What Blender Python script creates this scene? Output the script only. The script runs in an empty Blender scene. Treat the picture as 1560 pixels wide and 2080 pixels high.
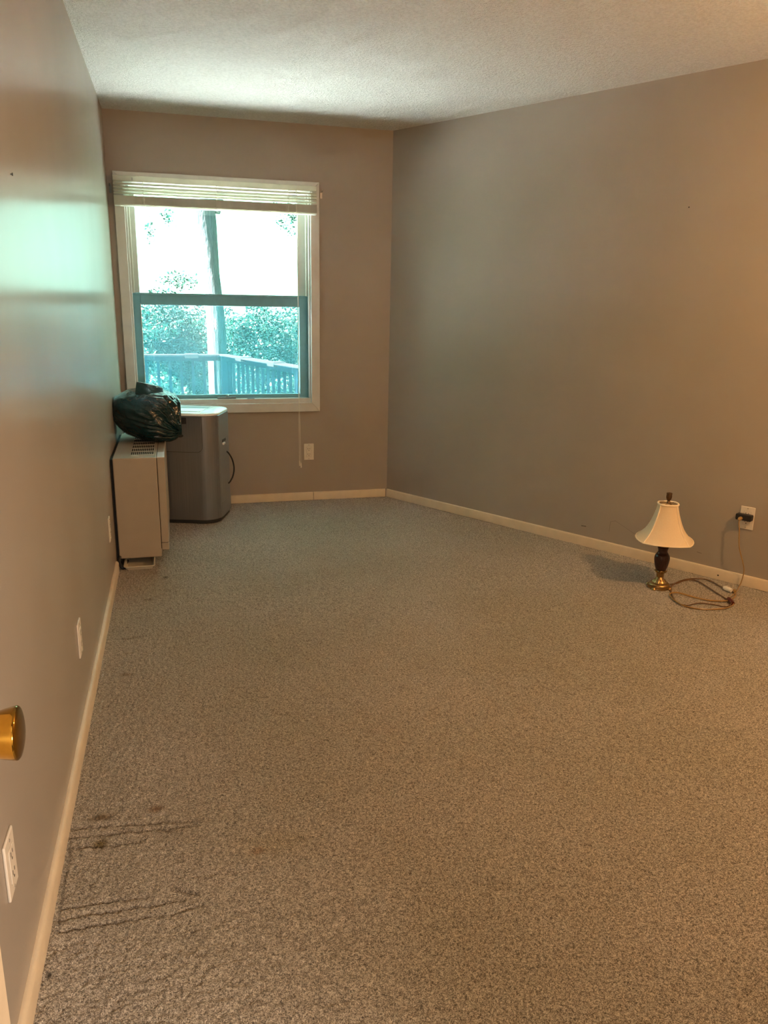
import bpy, bmesh, math, random
import numpy as np
from mathutils import Vector, Matrix, noise

S = bpy.context.scene
COL = S.collection
PI = math.pi

# ------------------------------------------------------------------ camera
cam_d = bpy.data.cameras.new('camera')
cam_d.sensor_fit = 'VERTICAL'
cam_d.sensor_height = 32.0
cam_d.lens = 1575.0 / 2080.0 * 32.0
cam_d.clip_start = 0.02
cam_d.clip_end = 400
cam = bpy.data.objects.new('camera', cam_d)
COL.objects.link(cam)
YAW, PITCH, ROLL = 0.2639, 0.2606, 0.0180
_f = Vector((math.sin(YAW)*math.cos(PITCH), math.cos(YAW)*math.cos(PITCH), -math.sin(PITCH)))
_r = Vector((math.cos(YAW), -math.sin(YAW), 0))
_u = _r.cross(_f)
_r2 = _r*math.cos(ROLL) + _u*math.sin(ROLL)
_u2 = -_r*math.sin(ROLL) + _u*math.cos(ROLL)
_m = Matrix((_r2, _u2, -_f)).transposed().to_4x4()
_m.translation = Vector((0.3387, 0.0, 1.3456))
cam.matrix_world = _m
S.camera = cam

# ------------------------------------------------------------------ world, lights, exposure
W = bpy.data.worlds.new('overcast_sky')
S.world = W
W.use_nodes = True
bg = W.node_tree.nodes['Background']
bg.inputs['Color'].default_value = (0.54, 1.0, 0.84, 1)
bg.inputs['Strength'].default_value = 5.4

sun_d = bpy.data.lights.new('sun', 'SUN')
sun_d.energy = 430.0
sun_d.angle = math.radians(1.0)
sun_d.color = (1.0, 0.94, 0.90)
sun = bpy.data.objects.new('sun', sun_d)
COL.objects.link(sun)
sun.location = (-6, 4, 14)
sun.rotation_euler = Vector((0.50, 0.06, -0.86)).to_track_quat('-Z', 'Y').to_euler()

def point(name, loc, watts, color, radius):
    d = bpy.data.lights.new(name, 'POINT')
    d.energy = watts; d.color = color; d.shadow_soft_size = radius
    o = bpy.data.objects.new(name, d); COL.objects.link(o); o.location = loc
    return o
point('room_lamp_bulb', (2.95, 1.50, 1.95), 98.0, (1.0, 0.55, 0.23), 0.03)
point('hall_lamp_bulb', (1.06, -0.62, 1.05), 165.0, (1.0, 0.84, 0.69), 0.15)

# the window opening is a portal for the sky's light
pd = bpy.data.lights.new('window_portal', 'AREA')
pd.shape = 'RECTANGLE'; pd.size = 1.12; pd.size_y = 1.34
pd.cycles.is_portal = True
po = bpy.data.objects.new('window_portal', pd); COL.objects.link(po)
po.location = (0.665, 5.445, 1.365)
po.rotation_euler = (math.radians(-90), 0, 0)

S.view_settings.view_transform = 'Standard'
S.view_settings.look = 'None'
S.view_settings.exposure = 0.0
S.view_settings.gamma = 1.0
S.view_settings.use_curve_mapping = False
S.cycles.use_denoising = True
S.cycles.max_bounces = 10
S.cycles.diffuse_bounces = 6
S.cycles.transparent_max_bounces = 16
S.cycles.sample_clamp_indirect = 40.0
S.cycles.caustics_reflective = False
S.cycles.caustics_refractive = False

# ------------------------------------------------------------------ material helpers
def lin(r, g, b):
    def c(v):
        v /= 255.0
        return v/12.92 if v <= 0.04045 else ((v+0.055)/1.055)**2.4
    return (c(r), c(g), c(b), 1.0)

class NT:
    def __init__(self, name):
        self.m = bpy.data.materials.new(name)
        self.m.use_nodes = True
        self.t = self.m.node_tree
        self.b = self.t.nodes['Principled BSDF']
        self.out = self.t.nodes['Material Output']
    def n(self, typ, **kw):
        nd = self.t.nodes.new(typ)
        for k, v in kw.items():
            if k.startswith('i_'):
                key = k[2:]
                nd.inputs[int(key) if key.isdigit() else key.replace('_', ' ')].default_value = v
            else:
                setattr(nd, k, v)
        return nd
    def l(self, a, b):
        self.t.links.new(a, b)
    def coords(self, kind='Object'):
        return self.n('ShaderNodeTexCoord').outputs[kind]
    def noise(self, vec, scale, detail=2.0, rough=0.5):
        nd = self.n('ShaderNodeTexNoise')
        nd.inputs['Scale'].default_value = scale
        nd.inputs['Detail'].default_value = detail
        nd.inputs['Roughness'].default_value = rough
        if vec is not None: self.l(vec, nd.inputs['Vector'])
        return nd.outputs['Fac']
    def math(self, op, a, b=None, c=None):
        nd = self.n('ShaderNodeMath', operation=op)
        for i, v in enumerate((a, b, c)):
            if v is None: continue
            if isinstance(v, (int, float)): nd.inputs[i].default_value = v
            else: self.l(v, nd.inputs[i])
        return nd.outputs[0]
    def ramp(self, fac, stops):
        nd = self.n('ShaderNodeValToRGB')
        e = nd.color_ramp.elements
        while len(e) < len(stops): e.new(0.5)
        for el, (p, c) in zip(e, stops):
            el.position = p; el.color = c
        self.l(fac, nd.inputs['Fac'])
        return nd.outputs['Color']
    def mix(self, fac, a, b, mode='MIX'):
        nd = self.n('ShaderNodeMix', data_type='RGBA', blend_type=mode)
        for sock, v in ((nd.inputs[0], fac), (nd.inputs[6], a), (nd.inputs[7], b)):
            if isinstance(v, (int, float)): sock.default_value = v
            elif isinstance(v, tuple): sock.default_value = v
            else: self.l(v, sock)
        return nd.outputs[2]
    def bump(self, h, strength, dist, normal=None):
        nd = self.n('ShaderNodeBump')
        nd.inputs['Strength'].default_value = strength
        nd.inputs['Distance'].default_value = dist
        self.l(h, nd.inputs['Height'])
        if normal is not None: self.l(normal, nd.inputs['Normal'])
        return nd.outputs['Normal']
    def set(self, color=None, rough=None, metal=None, spec=None, normal=None, **kw):
        b = self.b
        if color is not None:
            if isinstance(color, tuple): b.inputs['Base Color'].default_value = color
            else: self.l(color, b.inputs['Base Color'])
        if rough is not None:
            if isinstance(rough, (int, float)): b.inputs['Roughness'].default_value = rough
            else: self.l(rough, b.inputs['Roughness'])
        if metal is not None: b.inputs['Metallic'].default_value = metal
        if spec is not None: b.inputs['Specular IOR Level'].default_value = spec
        if normal is not None: self.l(normal, b.inputs['Normal'])
        for k, v in kw.items():
            b.inputs[k.replace('_', ' ')].default_value = v
        return self.m

def simple(name, color, rough=0.5, metal=0.0, spec=0.5, mottle=0.06, scale=30.0, bump=0.0):
    t = NT(name)
    co = t.coords()
    f = t.noise(co, scale, 3)
    dark = tuple(c*(1-mottle) for c in color[:3]) + (1,)
    lite = tuple(min(1, c*(1+mottle)) for c in color[:3]) + (1,)
    c = t.ramp(f, [(0.3, dark), (0.7, lite)])
    nm = None
    if bump > 0:
        nm = t.bump(f, 0.5, bump)
    return t.set(color=c, rough=rough, metal=metal, spec=spec, normal=nm)

def paint_material(name, color, scuffs=(), rough=0.36, coat=0.3):
    """eggshell wall paint: roller stipple, uneven drywall, a few scuffs (segments in local x,z)"""
    t = NT(name)
    co = t.coords()
    big = t.noise(co, 1.7, 2)
    d = tuple(c*0.95 for c in color[:3]) + (1,)
    l_ = tuple(min(1, c*1.05) for c in color[:3]) + (1,)
    c = t.ramp(big, [(0.3, d), (0.7, l_)])
    if scuffs:
        sep = t.n('ShaderNodeSeparateXYZ'); t.l(co, sep.inputs[0])
        X, Z = sep.outputs[0], sep.outputs[2]
        wob = t.math('MULTIPLY', t.math('SUBTRACT', t.noise(co, 60, 2), 0.5), 0.006)
        X = t.math('ADD', X, wob)
        for (x0, z0, x1, z1, w, dk) in scuffs:
            dx, dz = x1-x0, z1-z0
            L2 = dx*dx + dz*dz
            px = t.math('SUBTRACT', X, x0); pz = t.math('SUBTRACT', Z, z0)
            h = t.math('DIVIDE', t.math('ADD', t.math('MULTIPLY', px, dx), t.math('MULTIPLY', pz, dz)), L2)
            h = t.math('MINIMUM', t.math('MAXIMUM', h, 0.0), 1.0)
            ex = t.math('SUBTRACT', px, t.math('MULTIPLY', h, dx))
            ez = t.math('SUBTRACT', pz, t.math('MULTIPLY', h, dz))
            r2 = t.math('ADD', t.math('MULTIPLY', ex, ex), t.math('MULTIPLY', ez, ez))
            msk = t.math('MULTIPLY', t.math('LESS_THAN', r2, w*w), dk)
            c = t.mix(msk, c, (0.05, 0.04, 0.035, 1))
    st = t.noise(co, 260, 2)
    un = t.noise(co, 9, 2)
    n1 = t.bump(un, 0.5, 0.0012)
    n2 = t.bump(st, 0.35, 0.0009, n1)
    m = t.set(color=c, rough=0.6, spec=0.12, normal=n2)
    t.b.inputs['Coat Weight'].default_value = coat
    t.b.inputs['Coat Roughness'].default_value = rough
    t.l(n1, t.b.inputs['Coat Normal'])
    return m

WALL_C = (0.365, 0.322, 0.278, 1)
M = {}
M['wall'] = paint_material('taupe_wall_paint', WALL_C, rough=0.215, coat=0.56)
M['wall_flat'] = paint_material('taupe_wall_paint_matt', WALL_C, rough=0.5, coat=0.08)
M['wall_right'] = paint_material('taupe_wall_paint_scuffed', WALL_C, scuffs=[
    (1.776, 0.117, 1.779, 0.176, 0.0016, 0.32), (1.779, 0.176, 1.808, 0.188, 0.0014, 0.3),
    (1.808, 0.188, 1.933, 0.137, 0.0014, 0.28), (1.598, 0.115, 1.626, 0.117, 0.003, 0.7),
    (2.287, 0.118, 2.310, 0.115, 0.0017, 0.45)], rough=0.45, coat=0.10)

def ceiling_material():
    t = NT('stippled_ceiling_paint')
    co = t.coords()
    a = t.noise(co, 85, 3, 0.6)
    b = t.noise(co, 190, 2)
    h = t.math('ADD', a, t.math('MULTIPLY', b, 0.5))
    c = t.ramp(a, [(0.30, (0.66, 0.65, 0.61, 1)), (0.62, (0.79, 0.78, 0.74, 1))])
    return t.set(color=c, rough=0.85, spec=0.2, normal=t.bump(h, 1.0, 0.011))
M['ceiling'] = ceiling_material()

def carpet_material():
    t = NT('beige_cut_pile_carpet')
    co = t.coords()
    at = t.n('ShaderNodeVertexColor', layer_name='stain_shade_tint').outputs['Color']
    fine = t.noise(co, 380, 3, 0.7)
    mid = t.noise(co, 150, 2)
    big = t.noise(co, 1.3, 3, 0.55)
    f = t.math('ADD', t.math('MULTIPLY', fine, 0.72), t.math('MULTIPLY', mid, 0.28))
    c = t.ramp(f, [(0.39, (0.090, 0.079, 0.066, 1)), (0.485, (0.31, 0.272, 0.230, 1)), (0.60, (0.74, 0.68, 0.60, 1))])  # dark stops put the shade between tufts into the colour
    tint = t.ramp(big, [(0.35, (0.86, 0.86, 0.80, 1)), (0.65, (1.0, 1.0, 1.0, 1))])
    c = t.mix(1.0, c, tint, 'MULTIPLY')
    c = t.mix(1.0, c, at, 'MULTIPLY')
    nm = t.bump(fine, 1.0, 0.004)
    m = t.set(color=c, rough=0.9, spec=0.15, normal=nm)
    t.b.inputs['Sheen Weight'].default_value = 0.25
    t.b.inputs['Sheen Roughness'].default_value = 0.4
    t.b.inputs['Sheen Tint'].default_value = (0.9, 0.85, 0.8, 1)
    return m
M['carpet'] = carpet_material()

M['trim'] = simple('cream_trim_paint', (0.66, 0.55, 0.40, 1), 0.45, mottle=0.05, scale=14, bump=0.0004)
M['window_trim'] = simple('white_window_trim_paint', (0.60, 0.60, 0.57, 1), 0.40, mottle=0.04, scale=14, bump=0.0003)
M['joint'] = simple('dark_joint', (0.05, 0.035, 0.02, 1), 0.9)
M['sash_glare_grey'] = simple('glare_tinted_grey_sash_metal', (0.15, 0.38, 0.46, 1), 0.45, mottle=0.05)  # lens glare around the window put into the grey as extra blue
M['sash_white'] = simple('white_sash_vinyl', (0.52, 0.53, 0.48, 1), 0.4, mottle=0.03)
M['latch'] = simple('grey_latch_metal', (0.16, 0.20, 0.22, 1), 0.35, metal=0.5)
M['nickel'] = simple('brushed_nickel', (0.5, 0.48, 0.45, 1), 0.3, metal=1.0)
M['plate'] = simple('white_plastic_plate', (0.72, 0.66, 0.57, 1), 0.35, mottle=0.02)
M['slot'] = simple('dark_slot', (0.02, 0.018, 0.015, 1), 0.6)
M['screw'] = simple('painted_screw', (0.42, 0.38, 0.32, 1), 0.4, metal=0.3)
M['heater'] = simple('beige_heater_enamel', (0.40, 0.345, 0.27, 1), 0.42, mottle=0.03, scale=8)
M['heater_grille'] = simple('beige_grille_enamel', (0.50, 0.46, 0.38, 1), 0.4, mottle=0.03)
M['void'] = simple('black_recess', (0.008, 0.008, 0.008, 1), 0.8)
M['tray'] = simple('ivory_plastic_tray', (0.62, 0.57, 0.45, 1), 0.45, mottle=0.03)
M['rubber'] = simple('black_rubber', (0.006, 0.006, 0.007, 1), 0.5)
M['skirt'] = simple('dark_plastic_skirt', (0.03, 0.032, 0.034, 1), 0.45)
M['ac_white'] = simple('white_glossy_plastic', (0.88, 0.88, 0.87, 1), 0.18, mottle=0.02)
M['ac_side'] = simple('grey_plastic', (0.20, 0.215, 0.225, 1), 0.42, mottle=0.03)

def silver():
    t = NT('silver_brushed_finish')
    co = t.coords()
    mp = t.n('ShaderNodeMapping'); t.l(co, mp.inputs['Vector'])
    mp.inputs['Scale'].default_value = (300, 300, 2)
    f = t.noise(mp.outputs[0], 1.0, 3)
    c = t.ramp(f, [(0.3, (0.22, 0.228, 0.25, 1)), (0.7, (0.28, 0.288, 0.315, 1))])
    r = t.math('ADD', t.math('MULTIPLY', f, 0.1), 0.30)
    return t.set(color=c, rough=r, metal=0.6, spec=0.5)
M['silver'] = silver()

def bag_mat():
    t = NT('glare_tinted_black_polythene')
    co = t.coords()
    a = t.noise(co, 26, 4, 0.6)
    b = t.noise(co, 75, 3, 0.6)
    nm = t.bump(b, 0.25, 0.003, t.bump(a, 0.35, 0.008))
    return t.set(color=(0.003, 0.028, 0.036, 1), rough=0.15, spec=0.6, normal=nm)  # teal is window glare painted into the black film
M['bag'] = bag_mat()

def brass(name, color, rough):
    t = NT(name)
    co = t.coords()
    f = t.noise(co, 90, 3)
    c = t.ramp(f, [(0.3, tuple(v*0.85 for v in color[:3])+(1,)), (0.75, color)])
    return t.set(color=c, rough=rough, metal=1.0)
M['knob_brass'] = brass('polished_brass', (0.42, 0.235, 0.038, 1), 0.07)
M['lamp_brass'] = brass('antique_brass', (0.42, 0.27, 0.11, 1), 0.32)
M['finial'] = brass('dark_antique_brass', (0.20, 0.12, 0.06, 1), 0.42)
M['lamp_wood'] = simple('mahogany_lacquer', (0.040, 0.012, 0.010, 1), 0.32, mottle=0.25, scale=40)

def fabric():
    t = NT('cream_shade_fabric')
    co = t.coords()
    f = t.noise(co, 350, 2)
    c = t.ramp(f, [(0.3, (0.84, 0.70, 0.49, 1)), (0.7, (0.90, 0.77, 0.57, 1))])
    t.set(color=c, rough=0.8, spec=0.2, normal=t.bump(f, 0.15, 0.0006))
    tr = t.n('ShaderNodeBsdfTranslucent'); t.l(c, tr.inputs['Color'])
    mx = t.n('ShaderNodeMixShader'); mx.inputs[0].default_value = 0.2
    t.l(t.b.outputs[0], mx.inputs[1]); t.l(tr.outputs[0], mx.inputs[2]); t.l(mx.outputs[0], t.out.inputs['Surface'])
    return t.m
M['shade'] = fabric()
M['shade_trim'] = simple('cream_piping', (0.92, 0.80, 0.60, 1), 0.7, mottle=0.04)
M['gold_cord'] = simple('clear_gold_cord', (0.34, 0.20, 0.06, 1), 0.28, mottle=0.15)
M['brown_cord'] = simple('brown_lamp_cord', (0.13, 0.065, 0.025, 1), 0.35, mottle=0.15)
M['twist_tie'] = simple('red_brown_tie', (0.10, 0.018, 0.012, 1), 0.5)
M['white_plug'] = simple('white_plug_plastic', (0.82, 0.78, 0.70, 1), 0.35, mottle=0.02)
M['cord_white'] = simple('white_blind_cord', (0.72, 0.70, 0.62, 1), 0.7, mottle=0.05)

def slat_mat():
    t = NT('ivory_blind_vinyl')
    co = t.coords()
    f = t.noise(co, 20, 2)
    c = t.ramp(f, [(0.3, (0.76, 0.76, 0.68, 1)), (0.7, (0.82, 0.82, 0.74, 1))])
    t.set(color=c, rough=0.45, spec=0.4)
    tr = t.n('ShaderNodeBsdfTranslucent'); t.l(c, tr.inputs['Color'])
    mx = t.n('ShaderNodeMixShader'); mx.inputs[0].default_value = 0.5
    t.l(t.b.outputs[0], mx.inputs[1]); t.l(tr.outputs[0], mx.inputs[2]); t.l(mx.outputs[0], t.out.inputs['Surface'])
    return t.m
M['slat'] = slat_mat()

def glass_mat():
    t = NT('window_glass')
    t.t.nodes.remove(t.b)
    tp = t.n('ShaderNodeBsdfTransparent'); tp.inputs[0].default_value = (0.93, 0.99, 0.98, 1)
    gl = t.n('ShaderNodeBsdfGlossy'); gl.inputs['Roughness'].default_value = 0.02
    fr = t.n('ShaderNodeFresnel'); fr.inputs[0].default_value = 1.45
    mx = t.n('ShaderNodeMixShader')
    bf = t.n('ShaderNodeNewGeometry').outputs['Backfacing']
    t.l(t.math('MULTIPLY_ADD', bf, 1/1.45-1.45, 1.45), fr.inputs[0])   # same reflectance at both faces of the pane
    t.l(fr.outputs[0], mx.inputs[0]); t.l(tp.outputs[0], mx.inputs[1]); t.l(gl.outputs[0], mx.inputs[2])
    t.l(mx.outputs[0], t.out.inputs['Surface'])
    return t.m
M['glass'] = glass_mat()

def screen_mat():
    t = NT('fine_insect_screen')
    t.t.nodes.remove(t.b)
    tp = t.n('ShaderNodeBsdfTransparent')
    df = t.n('ShaderNodeBsdfTranslucent'); df.inputs[0].default_value = (0.018, 0.085, 0.105, 1)
    mx = t.n('ShaderNodeMixShader'); mx.inputs[0].default_value = 0.22
    t.l(tp.outputs[0], mx.inputs[1]); t.l(df.outputs[0], mx.inputs[2])
    t.l(mx.outputs[0], t.out.inputs['Surface'])
    return t.m
M['screen'] = screen_mat()

def leaf_mat(name, color, trans):
    t = NT(name)
    co = t.coords()
    f = t.noise(co, 2.5, 3)
    c = t.ramp(f, [(0.3, tuple(v*0.6 for v in color[:3])+(1,)), (0.7, tuple(min(1, v*1.35) for v in color[:3])+(1,))])
    t.set(color=c, rough=0.5, spec=0.35)
    tr = t.n('ShaderNodeBsdfTranslucent'); tr.inputs['Color'].default_value = trans
    mx = t.n('ShaderNodeMixShader'); mx.inputs[0].default_value = 0.35
    t.l(t.b.outputs[0], mx.inputs[1]); t.l(tr.outputs[0], mx.inputs[2]); t.l(mx.outputs[0], t.out.inputs['Surface'])
    return t.m
M['leaf_a'] = leaf_mat('blue_green_leaves', (0.004, 0.022, 0.017, 1), (0.006, 0.040, 0.029, 1))
M['leaf_b'] = leaf_mat('bright_green_leaves', (0.005, 0.027, 0.020, 1), (0.009, 0.048, 0.033, 1))
M['stem'] = simple('shrub_bark', (0.07, 0.07, 0.06, 1), 0.8)

def bark():
    t = NT('grey_tree_bark')
    co = t.coords()
    mp = t.n('ShaderNodeMapping'); t.l(co, mp.inputs['Vector'])
    mp.inputs['Scale'].default_value = (28, 28, 5)
    f = t.noise(mp.outputs[0], 1.0, 4, 0.6)
    c = t.ramp(f, [(0.35, (0.012, 0.025, 0.029, 1)), (0.62, (0.024, 0.042, 0.048, 1))])
    return t.set(color=c, rough=0.9, normal=t.bump(f, 0.9, 0.03))
M['bark'] = bark()
M['rail'] = simple('slate_grey_rail_paint', (0.0022, 0.0048, 0.0078, 1), 0.8, spec=0.0, mottle=0.08)
M['rail_top'] = simple('weathered_rail_cap', (0.012, 0.014, 0.016, 1), 0.8, spec=0.0, mottle=0.12)
M['deck'] = simple('weathered_deck_wood', (0.60, 0.63, 0.64, 1), 0.7, mottle=0.10, scale=6)
M['grass'] = simple('lawn_grass', (0.03, 0.06, 0.035, 1), 0.9, mottle=0.4, scale=3)
M['siding'] = simple('pale_house_siding', (0.55, 0.54, 0.5, 1), 0.7)

# ------------------------------------------------------------------ mesh helpers
class MB:
    def __init__(self):
        self.v = []; self.f = []; self.s = []
    def add(self, vs, fs, smooth=False):
        o = len(self.v)
        self.v += [tuple(p) for p in vs]
        self.f += [tuple(i+o for i in f) for f in fs]
        self.s += [smooth]*len(fs)
    def box(self, x0, x1, y0, y1, z0, z1):
        p = [(x0,y0,z0),(x1,y0,z0),(x1,y1,z0),(x0,y1,z0),(x0,y0,z1),(x1,y0,z1),(x1,y1,z1),(x0,y1,z1)]
        self.add(p, [(3,2,1,0),(4,5,6,7),(0,1,5,4),(1,2,6,5),(2,3,7,6),(3,0,4,7)])
        return self
    def prism(self, poly, h0, h1, axis='z'):
        """poly: ccw list of 2D points; extruded along axis ('z': (x,y), 'y': (x,z), 'x': (y,z))"""
        def P(a, b, h):
            return {'z': (a, b, h), 'y': (a, h, b), 'x': (h, a, b)}[axis]
        n = len(poly)
        vs = [P(a, b, h0) for a, b in poly] + [P(a, b, h1) for a, b in poly]
        fs = [tuple(range(n-1, -1, -1)), tuple(range(n, 2*n))]
        fs += [(i, (i+1) % n, n+(i+1) % n, n+i) for i in range(n)]
        if axis == 'y': fs = [f[::-1] for f in fs]
        self.add(vs, fs)
        return self
    def tube(self, pts, r, n=8, cap=True, flat=1.0):
        pts = [Vector(p) for p in pts]
        k = len(pts)
        rs = r if isinstance(r, (list, tuple)) else [r]*k
        tg = []
        for i in range(k):
            t = pts[min(i+1, k-1)] - pts[max(i-1, 0)]
            tg.append(t.normalized() if t.length > 1e-9 else Vector((0, 0, 1)))
        a = tg[0].orthogonal().normalized()
        vs = []
        for i in range(k):
            a = (a - tg[i]*a.dot(tg[i]))
            a = a.normalized() if a.length > 1e-6 else tg[i].orthogonal().normalized()
            b = tg[i].cross(a)
            for j in range(n):
                an = 2*PI*j/n
                vs.append(pts[i] + a*(math.cos(an)*rs[i]) + b*(math.sin(an)*rs[i]*flat))
        fs = []
        for i in range(k-1):
            for j in range(n):
                fs.append((i*n+j, i*n+(j+1) % n, (i+1)*n+(j+1) % n, (i+1)*n+j))
        if cap:
            fs.append(tuple(range(n-1, -1, -1)))
            fs.append(tuple((k-1)*n+j for j in range(n)))
        self.add(vs, fs, True)
        return self
    def lathe(self, prof, n=32, c=(0, 0, 0), axis='z', mod=None, cap=True):
        vs = []
        for (r, h) in prof:
            for j in range(n):
                an = 2*PI*j/n
                rr = r if mod is None else mod(r, h, an)
                a, b = rr*math.cos(an), rr*math.sin(an)
                p = {'z': (a, b, h), 'x': (h, a, b), 'y': (b, h, a)}[axis]
                vs.append((p[0]+c[0], p[1]+c[1], p[2]+c[2]))
        fs = []
        k = len(prof)
        for i in range(k-1):
            for j in range(n):
                fs.append((i*n+j, i*n+(j+1) % n, (i+1)*n+(j+1) % n, (i+1)*n+j))
        if cap:
            fs.append(tuple(range(n-1, -1, -1)))
            fs.append(tuple((k-1)*n+j for j in range(n)))
        self.add(vs, fs, True)
        return self
    def build(self, name, mat, parent=None, bevel=0.0, segs=2, sharp=35, loc=None):
        me = bpy.data.meshes.new(name)
        me.from_pydata(self.v, [], self.f)
        me.polygons.foreach_set('use_smooth', [True]*len(self.f) if bevel else self.s)
        me.materials.append(mat)
        me.update()
        me.set_sharp_from_angle(angle=math.radians(sharp))
        o = bpy.data.objects.new(name, me)
        COL.objects.link(o)
        if parent is not None: o.parent = parent
        if loc is not None: o.location = loc
        if bevel:
            md = o.modifiers.new('bevel', 'BEVEL')
            md.width = bevel; md.segments = segs; md.limit_method = 'ANGLE'
            md.angle_limit = math.radians(40)
            md.harden_normals = False
        return o

def box(name, mat, b, parent=None, bevel=0.0, **kw):
    return MB().box(*b).build(name, mat, parent, bevel, **kw)

def tag(o, label=None, cat=None, group=None, kind=None):
    if label: o['label'] = label
    if cat: o['category'] = cat
    if group: o['group'] = group
    if kind: o['kind'] = kind
    return o

def empty(name, loc=(0, 0, 0), rz=0.0):
    o = bpy.data.objects.new(name, None)
    COL.objects.link(o)
    o.location = loc; o.rotation_euler = (0, 0, rz)
    o.empty_display_size = 0.05
    return o

def curve_pts(pts, sub=8):
    """Catmull-Rom through pts"""
    P = [Vector(p) for p in pts]
    out = []
    for i in range(len(P)-1):
        p0 = P[max(i-1, 0)]; p1 = P[i]; p2 = P[i+1]; p3 = P[min(i+2, len(P)-1)]
        for j in range(sub):
            t = j/sub
            out.append(0.5*((2*p1) + (p2-p0)*t + (2*p0-5*p1+4*p2-p3)*t*t + (3*p1-p0-3*p2+p3)*t**3))
    out.append(P[-1])
    return out

def round_rect(x0, x1, y0, y1, r, n=6):
    """r: radius or 4 radii for corners (x0,y0),(x1,y0),(x1,y1),(x0,y1)"""
    rr = r if isinstance(r, (list, tuple)) else [r]*4
    cs = [(x0+rr[0], y0+rr[0], PI, rr[0]), (x1-rr[1], y0+rr[1], 1.5*PI, rr[1]),
          (x1-rr[2], y1-rr[2], 0, rr[2]), (x0+rr[3], y1-rr[3], 0.5*PI, rr[3])]
    out = []
    for cx, cy, a0, q in cs:
        for i in range(n+1):
            a = a0 + 0.5*PI*i/n
            out.append((cx+q*math.cos(a), cy+q*math.sin(a)))
    return out

# ------------------------------------------------------------------ room shell
H = 2.44
D = 5.304                        # far wall
B = Vector((1.7886, D, 0))       # far right corner
RA = 0.5348
RD = Vector((math.sin(RA), -math.cos(RA), 0))     # along the right wall towards the camera
RN = Vector((-math.cos(RA), -math.sin(RA), 0))    # into the room
Y0 = 0.06                        # room face of the wall behind the camera
TEND = (D - Y0)/math.cos(RA)
XEND = B.x + RD.x*TEND
def rw(t, off=0.0, z=0.0):
    p = B + RD*t + RN*off
    return Vector((p.x, p.y, z))
def right_frame(name):
    """an Empty on the right wall: local x along the wall towards the camera, local y into the wall"""
    o = empty(name, (B.x, B.y, 0))
    # local x = RD ; local y = -RN (outwards)
    o.rotation_euler = (0, 0, math.atan2(RD.y, RD.x))
    return o

# floor carpet: real pile relief, furniture imprints and stains
def vnoise(x, y, cell, seed):
    gx, gy = x/cell, y/cell
    ix, iy = np.floor(gx).astype(np.int64), np.floor(gy).astype(np.int64)
    fx, fy = gx-ix, gy-iy
    fx = fx*fx*(3-2*fx); fy = fy*fy*(3-2*fy)
    def hsh(a, b):
        h = (a*374761393 + b*668265263 + seed*974711) & 0xffffffff
        h = ((h ^ (h >> 13))*1274126177) & 0xffffffff
        return ((h ^ (h >> 16)) & 0xffff)/65535.0
    return (hsh(ix, iy)*(1-fx)+hsh(ix+1, iy)*fx)*(1-fy) + (hsh(ix, iy+1)*(1-fx)+hsh(ix+1, iy+1)*fx)*fy

def seg_dist(x, y, a, b):
    ax, ay = a; bx, by = b
    dx, dy = bx-ax, by-ay
    h = np.clip(((x-ax)*dx+(y-ay)*dy)/(dx*dx+dy*dy), 0, 1)
    return np.hypot(x-ax-h*dx, y-ay-h*dy)

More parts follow.
